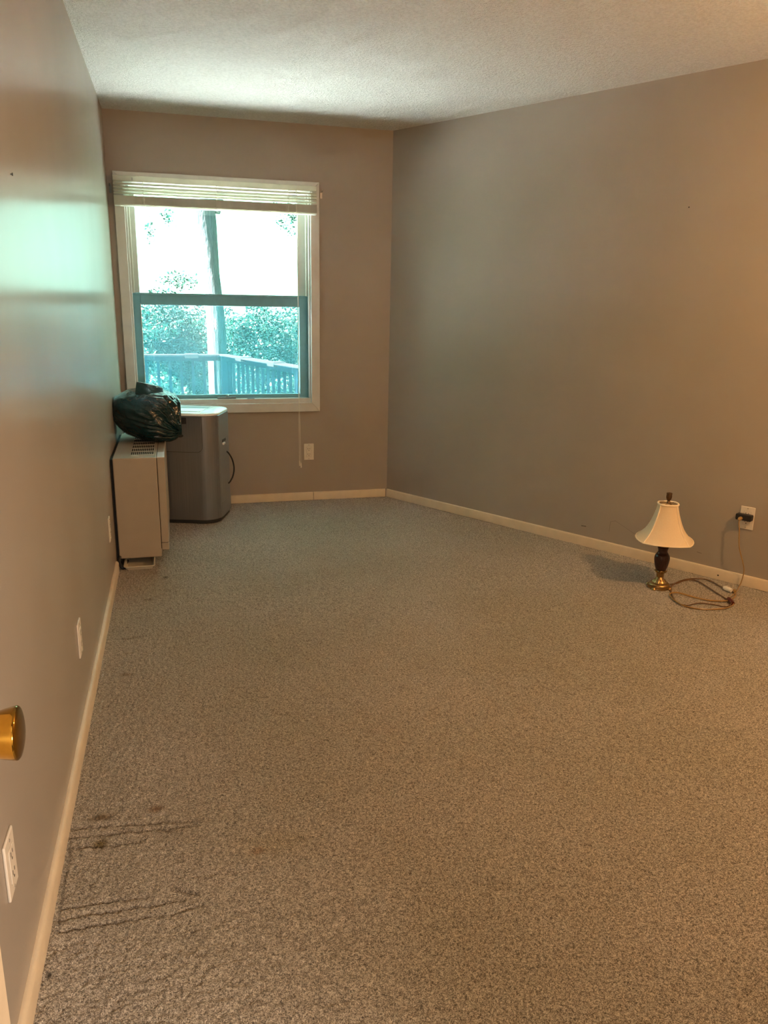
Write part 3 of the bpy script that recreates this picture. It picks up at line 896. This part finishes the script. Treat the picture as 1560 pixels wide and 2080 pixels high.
# ------------------------------------------------------------------ black rubbish bag on the heater
def bag():
    bm = bmesh.new()
    bmesh.ops.create_icosphere(bm, subdivisions=7, radius=1.0)
    C0 = Vector((0.174, 4.595, 0.726))
    rx, ry, rz = 0.182, 0.205, 0.146
    gather = Vector((0.80, -0.45, -0.45)).normalized()      # creases run towards the tied lower right
    g1 = gather.orthogonal().normalized(); g2 = gather.cross(g1)
    for v in bm.verts:
        d = v.co.normalized()
        nb = noise.noise(d*1.3 + Vector((3, 1, 2)))*0.10
        # radial creases about the gather axis
        ang = math.atan2(d.dot(g2), d.dot(g1)); ax = d.dot(gather)
        q = Vector((math.cos(ang)*2.6, math.sin(ang)*2.6, ax*1.2))
        ridge = 1-abs(noise.noise(q*1.6 + noise.noise_vector(d*2.0)*0.5))*2
        amp = 0.030 + 0.060*max(0.0, ax)
        cre = (ridge-0.4)*amp
        f1 = (1-abs(noise.noise(d*4.5+Vector((7, 0, 0)) + noise.noise_vector(d*3)*0.6))*2)*0.026
        f2 = (1-abs(noise.noise(d*10+Vector((0, 5, 0)) + noise.noise_vector(d*6)*0.5))*2)*0.010
        sd = 0.25 + 0.75*min(1, max(0, (d.x+0.25)/0.8))       # smoother, stretched film on the wall side
        k = 1 + nb + cre*(0.4+0.6*sd) + f1*sd + f2*sd
        # boxy super-ellipsoid
        e = 2.5
        s = (abs(d.x)**e + abs(d.y)**e + abs(d.z)**e)**(-1/e)
        p = Vector((d.x*s*rx*k, d.y*s*ry*k, d.z*s*rz*k))
        # pull lower right outwards where the neck hangs over the heater edge
        if p.x > 0.05 and p.z < 0:
            p.x += 0.018*min(1, (p.x-0.05)/0.08)*min(1, -p.z/0.1)
            p.z -= 0.012*min(1, (p.x-0.05)/0.08)
        # taper the lower left
        if p.x < 0 and p.z < 0:
            p.z *= 1-0.22*min(1, -p.x/0.15)
        w = C0 + p
        w.x = max(w.x, 0.006 + 0.004*(1-math.exp(-(max(0, 0.006-w.x))*8)))
        zmin = 0.5835 if w.x < 0.272 else 0.572
        if w.z < zmin: w.z = zmin + 0.0008*(noise.noise(w*60)+1)
        w.x = min(w.x, 0.362)
        v.co = w - Vector((0.17, 4.60, 0.581))
    me = bpy.data.meshes.new('bag_body'); bm.to_mesh(me); bm.free()
    me.polygons.foreach_set('use_smooth', [True]*len(me.polygons))
    me.materials.append(M['bag'])
    e = tag(empty('rubbish_bag', (0.17, 4.60, 0.581)), 'stuffed black plastic rubbish bag lying on top of the heater', 'bag')
    o = bpy.data.objects.new('bag_body', me); COL.objects.link(o); o.parent = e
    # folded flap standing up on top
    nu, nv = 22, 14
    vs = []
    for i in range(nu+1):
        for j in range(nv+1):
            u, w = i/nu, j/nv
            x = -0.052 + 0.165*u + 0.028*w*(0.5-u)
            z = 0.225 + 0.108*w - 0.008*u - 0.026*(u**2)
            y = -0.150 + 0.075*w - 0.045*math.sin(PI*min(1, w))*0.4 + 0.020*math.sin(6*u+3*w)*0.5
            nn = noise.noise(Vector((x*18, z*18, 2)))*0.010
            vs.append((x, y+nn, z))
    back = [(x, y+0.03+0.02*(1-abs(2*(k % (nv+1))/nv-1)), z-0.004) for k, (x, y, z) in enumerate(vs)]
    N = len(vs)
    fs = []
    def id_(i, j): return i*(nv+1)+j
    for i in range(nu):
        for j in range(nv):
            a, b, c, d_ = id_(i, j), id_(i+1, j), id_(i+1, j+1), id_(i, j+1)
            fs.append((a, b, c, d_)); fs.append((N+d_, N+c, N+b, N+a))
    for i in range(nu):
        fs.append((id_(i, nv), id_(i+1, nv), N+id_(i+1, nv), N+id_(i, nv)))
        fs.append((id_(i+1, 0), id_(i, 0), N+id_(i, 0), N+id_(i+1, 0)))
    for j in range(nv):
        fs.append((id_(0, j), id_(0, j+1), N+id_(0, j+1), N+id_(0, j)))
        fs.append((id_(nu, j+1), id_(nu, j), N+id_(nu, j), N+id_(nu, j+1)))
    m = MB(); m.add(vs+back, fs, True)
    m.build('folded_flap', M['bag'], e, sharp=70)
bag()

# ------------------------------------------------------------------ table lamp standing on the carpet
LP = Vector((2.636, 3.185, 0.0))
lamp = tag(empty('table_lamp', LP), 'brass and mahogany table lamp with cream bell shade on the carpet', 'lamp')
box_z = 0.0
base = MB()
base.lathe([(0.054, 0.0), (0.057, 0.004), (0.056, 0.009), (0.050, 0.012), (0.049, 0.017), (0.051, 0.020), (0.048, 0.024),
            (0.037, 0.031)], 48)
base.build('base', M['lamp_brass'], lamp)
dome = MB(); dome.lathe([(0.036, 0.029), (0.033, 0.035), (0.026, 0.043), (0.018, 0.049), (0.0165, 0.052), (0.019, 0.054), (0.0165, 0.057)], 96,
                        mod=lambda r, h, a: r*(1+0.05*math.cos(16*a)*max(0, 1-abs(h-0.038)/0.012)))
dome.build('fluted_dome', M['lamp_brass'], lamp)
ft = [0.0, PI/2, PI, 1.5*PI]
for a in ft:
    a += 0.55
    MB().lathe([(0.011, 0.0), (0.012, 0.004), (0.009, 0.010), (0.004, 0.014)], 14, (0.056*math.cos(a), 0.056*math.sin(a), 0)).build('foot', M['lamp_brass'], lamp)
MB().lathe([(0.0165, 0.055), (0.0175, 0.062), (0.0185, 0.073), (0.022, 0.084), (0.0235, 0.088)], 32).build('column', M['lamp_brass'], lamp)
cup = MB(); cup.lathe([(0.020, 0.078), (0.026, 0.085), (0.029, 0.090), (0.025, 0.093), (0.022, 0.0935)], 96,
                      mod=lambda r, h, a: r*(1+(0.12*math.cos(8*a) if 0.080 < h < 0.0915 else 0)))
cup.build('leaf_cup', M['lamp_brass'], lamp)
vase = MB()
vp = [(0.021, 0.092), (0.0245, 0.098), (0.0285, 0.108), (0.032, 0.121), (0.0350, 0.137), (0.0365, 0.151), (0.0360, 0.162), (0.0325, 0.172), (0.0280, 0.178)]
vase.lathe(vp, 144, mod=lambda r, h, a: r*(1+0.028*(abs(math.cos(12*a))-0.5)*min(1, max(0, (h-0.095)/0.01))*min(1, max(0, (0.176-h)/0.008))))
vase.build('vase_body', M['lamp_wood'], lamp, sharp=80)
MB().lathe([(0.028, 0.176), (0.0285, 0.180), (0.0245, 0.184), (0.0225, 0.190), (0.0228, 0.198), (0.0255, 0.206), (0.027, 0.212), (0.024, 0.215), (0.012, 0.217),
            (0.010, 0.222)], 40).build('vase_neck', M['lamp_wood'], lamp)
MB().lathe([(0.009, 0.218), (0.014, 0.224), (0.015, 0.255), (0.017, 0.262), (0.015, 0.29), (0.010, 0.292)], 24).build('socket', M['lamp_brass'], lamp)
MB().lathe([(0.011, 0.288), (0.014, 0.300), (0.026, 0.330), (0.030, 0.350), (0.026, 0.368), (0.012, 0.380), (0.001, 0.383)], 24).build('bulb', M['white_plug'], lamp)
hp = []
for i in range(25):
    a = PI*i/24
    hp.append((0.045*math.cos(a)*(1.0 if i not in (0, 24) else 0.7), 0, 0.30+0.137*math.sin(a)**0.8 if 0 < i < 24 else 0.262))
MB().tube(curve_pts(hp, 2), 0.0018, 6).build('harp', M['lamp_brass'], lamp)
# shade: four panels between piped ribs
sp = [(0.151, 0.253), (0.1420, 0.259), (0.1280, 0.272), (0.1120, 0.289), (0.0975, 0.309), (0.0855, 0.331), (0.0750, 0.355), (0.0660, 0.380),
      (0.0590, 0.403), (0.0542, 0.424), (0.0525, 0.437)]
RIB0 = math.atan2(-0.811, -0.585)
def panel(r, h, a):
    # panels are a little flatter than a circle between the ribs
    t = ((a-RIB0) % (PI/2))/(PI/2)
    t = abs(t*2-1)
    return r*(1-0.105*(1-t*t))
def rib_angle(k): return RIB0 + PI/4 + k*PI/2
RIB0 = RIB0 + PI/4 + 0.11
shm = MB()
nS = 96
ring = sp + [(r-0.0016, h) for r, h in sp[::-1]]
vs = []
for r, h in ring:
    for j in range(nS):
        a = 2*PI*j/nS
        rr = panel(r, h, a); vs.append((rr*math.cos(a), rr*math.sin(a), h))
fs = []
K = len(ring)
for i in range(K):
    for j in range(nS):
        fs.append((i*nS+j, i*nS+(j+1) % nS, ((i+1) % K)*nS+(j+1) % nS, ((i+1) % K)*nS+j))
shm.add(vs, fs, True)
shade = shm.build('lamp_shade', M['shade'], lamp, sharp=75)
for k_ in range(4):
    a = RIB0 + k_*PI/2
    pts = [((panel(r, h, a)+0.0008)*math.cos(a), (panel(r, h, a)+0.0008)*math.sin(a), h) for r, h in sp]
    MB().tube(curve_pts(pts, 3), 0.0030, 8).build('piping', M['shade_trim'], shade)
for (r, h, q, nm) in ((0.151, 0.254, 0.0030, 'lower_trim'), (0.0525, 0.434, 0.0048, 'upper_trim')):
    pts = [(panel(r, h, 2*PI*j/64)*math.cos(2*PI*j/64), panel(r, h, 2*PI*j/64)*math.sin(2*PI*j/64), h) for j in range(65)]
    MB().tube(pts, q, 8, cap=False).build(nm, M['shade_trim'], shade)
for k_ in range(3):
    a = 0.4+k_*2*PI/3
    MB().tube([(0.004*math.cos(a), 0.004*math.sin(a), 0.437), (0.048*math.cos(a), 0.048*math.sin(a), 0.433)], 0.0014, 6).build('spider_arm', M['lamp_brass'], shade)
fn = MB()
fn.lathe([(0.006, 0.436), (0.010, 0.439), (0.008, 0.444), (0.0062, 0.448), (0.0095, 0.453), (0.0122, 0.462), (0.0128, 0.472), (0.0115, 0.480),
          (0.0128, 0.484), (0.0120, 0.488), (0.006, 0.489), (0.003, 0.490)], 48, mod=lambda r, h, a: r*(1+(0.10*math.cos(8*a) if h > 0.456 else 0)))
fn.build('finial', M['finial'], lamp)

def lc(pts, z=0.0062):
    out = []
    for i, p in enumerate(pts):
        zz = p[2] if len(p) > 2 else z + 0.0016*math.sin(i*1.7)
        out.append((p[0]-LP.x, p[1]-LP.y, zz))
    return out
cordA = [(2.682, 3.176, 0.008), (2.707, 3.190), (2.754, 3.204), (2.825, 3.234), (2.874, 3.214), (2.870, 3.118), (2.862, 3.017), (2.857, 2.952), (2.845, 2.925, 0.014),
         (2.835, 2.895, 0.016), (2.791, 2.874), (2.746, 2.906), (2.683, 2.935), (2.612, 2.927), (2.594, 2.977), (2.640, 3.085), (2.690, 3.160), (2.760, 3.208, 0.010),
         (2.837, 3.238, 0.009), (2.915, 3.235), (2.945, 3.195), (2.946, 3.130), (2.938, 3.080, 0.010)]
MB().tube(curve_pts(lc(cordA), 8), 0.0034, 8, flat=0.75).build('power_cord', M['brown_cord'], lamp)
pl = MB()
pts = [(2.937, 3.083, 0.013), (2.939, 3.070, 0.0135), (2.942, 3.050, 0.0135), (2.945, 3.036, 0.013)]
pl.tube(lc(pts), [0.008, 0.0125, 0.0125, 0.010], 12, flat=0.8)
pl.build('plug', M['white_plug'], lamp)

# gold extension cord from the outlet to the loops on the carpet
ex = tag(empty('extension_cord', (3.0, 3.06, 0)), 'clear gold extension cord hanging from the right wall outlet to the carpet', 'cord')
EXO = Vector((3.0, 3.06, 0))
W_ = [(3.018, 3.128, 0.354), (3.011, 3.128, 0.335), (3.013, 3.120, 0.296), (3.018, 3.110, 0.211), (3.043, 3.099, 0.131), (3.056, 3.098, 0.085), (3.052, 3.100, 0.030), (3.036, 3.092, 0.008),
      (2.999, 3.058, 0.006), (2.973, 3.034, 0.007), (2.927, 2.999, 0.007), (2.873, 2.957, 0.010), (2.848, 2.926, 0.012), (2.838, 2.885, 0.010), (2.786, 2.859, 0.006), (2.706, 2.855, 0.006),
      (2.633, 2.880, 0.006), (2.590, 2.942, 0.008), (2.612, 3.060, 0.008), (2.665, 3.075, 0.010), (2.720, 3.000, 0.007), (2.770, 2.955, 0.006), (2.835, 2.930, 0.009), (2.880, 2.948, 0.009), (2.930, 2.985, 0.008), (2.953, 3.022, 0.009)]
MB().tube(curve_pts([Vector(p)-EXO for p in W_], 8), 0.0036, 8, flat=0.75).build('cord', M['gold_cord'], ex)
MB().tube([Vector((2.952, 3.020, 0.011))-EXO, Vector((2.960, 3.034, 0.012))-EXO, Vector((2.968, 3.046, 0.011))-EXO], [0.006, 0.009, 0.007], 10, flat=0.8).build('socket_end', M['gold_cord'], ex)
tie = MB()
tie.tube(curve_pts([Vector((2.858, 2.945, 0.012))-EXO, Vector((2.849, 2.927, 0.014))-EXO, Vector((2.842, 2.905, 0.014))-EXO, Vector((2.834, 2.887, 0.012))-EXO], 4), 0.0095, 10)
tie.build('twist_tie', M['twist_tie'], ex)
# plug body pushed into the black tap
gp = MB()
P0 = rw(2.497, 0.040, 0.353); P1 = rw(2.494, 0.056, 0.350)
gp.tube([P0-EXO, (P0+P1)/2-EXO, P1-EXO, rw(2.492, 0.060, 0.346)-EXO], [0.0085, 0.010, 0.008, 0.005], 12)
gp.build('plug', M['gold_cord'], ex)

tap = tag(empty('outlet_tap', rw(2.512, 0, 0.357), math.atan2(RD.y, RD.x)), 'black flat outlet tap plugged into the right wall outlet', 'adapter')
MB().prism(round_rect(-0.044, 0.032, -0.0155, 0.0155, 0.006, 4), -0.040, -0.0085, 'y').build('tap_body', M['rubber'], tap, bevel=0.003)
for x in (-0.0066, 0.0066):
    box('prong', M['nickel'], (x-0.0008, x+0.0008, -0.009, -0.003, 0.006, 0.013), tap)

# ------------------------------------------------------------------ outdoors
tag(box('trim_3', M['grass'], (-40, 40, D+0.2, 70, -1.25, -1.15)), 'lawn beyond the deck', kind='structure')
tag(box('trim_4', M['siding'], (-5, -0.12, D+0.02, D+0.16, -1.15, 3.2)), 'outside house wall left of the window', kind='structure')
tag(box('trim_5', M['siding'], (2.2, 8, D+0.02, D+0.16, -1.15, 3.2)), 'outside house wall right of the window', kind='structure')

corner = Vector((0.885, 9.05, 0))
dirR = Vector((0.325, -0.945, 0)).normalized()
LEN_R = 3.6
deck = tag(empty('deck', (0, 0, 0)), 'weathered wooden deck outside the window', kind='structure')
db = MB()
endR = corner + dirR*LEN_R
db.prism([(-4.0, D+0.16), (endR.x+0.02, D+0.16), (endR.x, endR.y), (corner.x, corner.y), (-4.0, corner.y)], -0.24, -0.18, 'z')
db.build('deck_boards', M['deck'], deck)
rl = tag(empty('deck_railing', (corner.x, corner.y, -0.18)), 'slate grey deck railing with slim balusters seen through the lower pane', 'railing')
RT = 0.78+0.18           # top of the cap above the deck
def oriented(parent_name, mat, a, b, w, z0, z1, parent=rl, bevel=0.0):
    """bar from a to b (2D, local), width w"""
    a = Vector(a); b = Vector(b)
    d = (b-a).normalized(); nrm = Vector((-d.y, d.x))*w/2
    poly = [a-nrm, b-nrm, b+nrm, a+nrm]
    return MB().prism([(p.x, p.y) for p in poly], z0, z1, 'z').build(parent_name, mat, parent, bevel)
lA, lB = Vector((-4.7, 0)), Vector((0, 0))
rB = Vector((dirR.x*LEN_R, dirR.y*LEN_R))
oriented('cap_rail', M['rail_top'], lA, (0.05, 0), 0.13, RT-0.017, RT, bevel=0.004)
oriented('cap_rail', M['rail_top'], (-0.02, 0.05), rB, 0.13, RT-0.0165, RT-0.0005, bevel=0.004)
oriented('upper_rail', M['rail'], lA, lB, 0.045, RT-0.072, RT-0.017)
oriented('upper_rail', M['rail'], lB, rB, 0.045, RT-0.072, RT-0.017)
oriented('lower_rail', M['rail'], lA, lB, 0.045, 0.07, 0.13)
oriented('lower_rail', M['rail'], lB, rB, 0.045, 0.07, 0.13)
def post(x, y, w=0.10):
    return box('post', M['rail'], (x-w/2, x+w/2, y-w/2, y+w/2, -0.02, RT-0.017), rl, 0.004)
post(0.02, -0.06, 0.115); post(-1.9, 0.0); post(-3.8, 0.0); post(dirR.x*1.85, dirR.y*1.85); post(rB.x, rB.y)
bal_me = None
def baluster(x, y):
    global bal_me
    if bal_me is None:
        o = box('baluster', M['rail'], (-0.015, 0.015, -0.015, 0.015, 0.10, RT-0.05), rl); bal_me = o.data
    else:
        o = bpy.data.objects.new('baluster', bal_me); COL.objects.link(o); o.parent = rl
    o.location = (x, y, 0)
for i in range(36):
    baluster(-0.10-0.1235*i, 0)
for i in range(27):
    baluster(dirR.x*(0.14+0.1235*i), dirR.y*(0.14+0.1235*i))
# little cap brackets over the top rail
def cap_clip(x, y, a):
    o = MB().box(-0.075, 0.075, -0.072, 0.072, RT-0.040, RT+0.008).build('rail_clip', M['rail_top'], rl, 0.006)
    o.location = (x, y, 0); o.rotation_euler = (0, 0, a)
aR = math.atan2(dirR.y, dirR.x)
cap_clip(-0.355, 0, 0)
for d in (0.55, 1.33): cap_clip(dirR.x*d, dirR.y*d, aR)

# tree
tree = tag(empty('tree', (0.99, 12.0, -1.15)), 'grey barked tree trunk rising behind the deck railing', 'tree')
tpts = [(0.975, 12.0, -1.25), (0.965, 12.0, -0.3), (0.965, 12.0, 0.4), (0.968, 12.0, 0.9), (0.945, 12.0, 1.4), (0.920, 12.0, 1.75), (0.895, 12.0, 2.2), (0.845, 12.0, 2.62), (0.72, 12.0, 3.2), (0.55, 12.0, 4.0), (0.40, 12.1, 5.0), (0.30, 12.2, 6.2)]
trad = [0.19, 0.145, 0.140, 0.140, 0.128, 0.122, 0.135, 0.165, 0.16, 0.14, 0.12, 0.08]
loc_pts = curve_pts([Vector(p)-Vector((0.99, 12.0, -1.15)) for p in tpts], 6)
rr = np.interp(np.linspace(0, len(trad)-1, len(loc_pts)), np.arange(len(trad)), trad).tolist()
tm = MB(); tm.tube(loc_pts, rr, 20)
tm.v = [tuple(Vector(p) + noise.noise_vector(Vector(p)*Vector((14, 14, 3)).length*0.06)*0.004) for p in tm.v]
tm.build('trunk', M['bark'], tree)
bp = curve_pts([(-0.02, 0, 3.75), (0.25, 0.1, 4.6), (0.7, 0.2, 5.6), (1.2, 0.2, 6.6)], 5)
MB().tube(bp, np.linspace(0.12, 0.05, len(bp)).tolist(), 14).build('branch', M['bark'], tree)

def leaves(mb, rnd, centre, rad, n, size, shell=0.55):
    for _ in range(n):
        while True:
            d = Vector((rnd.uniform(-1, 1), rnd.uniform(-1, 1), rnd.uniform(-1, 1)))
            if 0.05 < d.length <= 1: break
        d = d.normalized()*(shell + (1-shell)*rnd.random()**0.7)
        p = Vector((centre[0]+d.x*rad[0], centre[1]+d.y*rad[1], centre[2]+d.z*rad[2]))
        s = size*rnd.uniform(0.6, 1.3)
        a = Vector((rnd.gauss(0, 1), rnd.gauss(0, 1), rnd.gauss(0, 0.6))).normalized()
        b = a.cross(Vector((rnd.gauss(0, 1), rnd.gauss(0, 1), rnd.gauss(0, 1)))).normalized()
        c = a.cross(b)*0.12*s
        mb.add([p-a*s*0.5, p+b*s*0.28+c, p+a*s*0.5, p-b*s*0.28+c], [(0, 1, 2, 3)])
rnd = random.Random(11)
for (cx, cz, rw_, rh, n) in ((0.353, 2.47, 0.10, 0.16, 60), (2.02, 2.55, 0.30, 0.32, 220), (0.45, 1.62, 0.30, 0.14, 150), (2.3, 2.2, 0.2, 0.2, 60), (0.12, 2.25, 0.07, 0.2, 30)):
    mb = MB(); o_ = Vector((0.99, 12.0, -1.15))
    leaves(mb, rnd, (cx-o_.x, 11.3-o_.y, cz-o_.z), (rw_, 0.25, rh), n*2, 0.050, 0.1)
    lf = mb.build('leaf_cluster', M['leaf_b'], tree); lf['kind'] = 'stuff'
    tw = MB().tube(curve_pts([(cx-o_.x, 11.3-o_.y, cz-o_.z), (cx-o_.x+0.1*(0.9-cx), 11.5-o_.y, 3.6-o_.z+0.6), (0.5*(cx-o_.x), -0.1, 5.6)], 6), 0.003, 5)
    tw.build('twig', M['stem'], lf)

bushes = [
    # x, y, top z, rx, ry, leaves, material, label
    (-1.75, 13.6, 1.75, 0.85, 0.6, 4200, 'leaf_a', 'leafy shrub beyond the railing, far left behind the window casing'),
    (0.20, 13.4, 1.52, 0.66, 0.55, 7000, 'leaf_a', 'dense shrub beyond the railing on the left of the tree trunk'),
    (1.02, 15.4, 1.36, 0.80, 0.6, 5000, 'leaf_a', 'shrub standing directly behind the tree trunk'),
    (1.78, 13.3, 1.36, 0.58, 0.55, 6000, 'leaf_b', 'bright shrub beyond the railing just right of the tree trunk'),
    (2.80, 15.3, 1.42, 0.80, 0.6, 6000, 'leaf_a', 'dense shrub beyond the railing at the right edge of the panes'),
    (-0.85, 15.3, 1.70, 0.90, 0.6, 5000, 'leaf_a', 'shrub at the back on the far left beyond the railing'),
    (3.6, 13.2, 1.5, 0.85, 0.6, 3600, 'leaf_b', 'shrub beyond the railing, hidden right of the window'),
    (0.05, 10.5, 0.45, 0.66, 0.42, 4200, 'leaf_a', 'low dark shrub right behind the straight railing'),
    (1.85, 10.5, 0.40, 0.58, 0.42, 3800, 'leaf_a', 'low shrub behind the slanting part of the railing'),
    (-1.7, 10.5, 0.5, 0.7, 0.42, 2400, 'leaf_a', 'low shrub behind the railing left of the window view'),
]
for (bx, by, bt, rx, ry, n, mt, lb) in bushes:
    e = tag(empty('shrub', (bx, by, -1.15)), lb, 'shrub', 'shrubs beyond the deck railing')
    hgt = bt+1.15
    mb = MB()
    leaves(mb, rnd, (0, 0, hgt*0.52), (rx, ry, hgt*0.50), int(n*3.2), 0.054, 0.30)
    for _ in range(7):
        a = rnd.uniform(0, 6.28)
        leaves(mb, rnd, (rx*0.75*math.cos(a), ry*0.7*math.sin(a), hgt*rnd.uniform(0.5, 0.88)), (0.28, 0.25, 0.16), n//14, 0.050, 0.2)
    fo = mb.build('foliage', M[mt], e); fo['kind'] = 'stuff'
    st = MB()
    for q in range(5):
        a = q*1.26
        st.tube(curve_pts([(0.05*math.cos(a), 0.05*math.sin(a), -0.02), (0.3*rx*math.cos(a), 0.3*ry*math.sin(a), hgt*0.4), (0.6*rx*math.cos(a), 0.6*ry*math.sin(a), hgt*0.75)], 4), 0.014, 6)
    so = st.build('stems', M['stem'], e); so['kind'] = 'stuff'
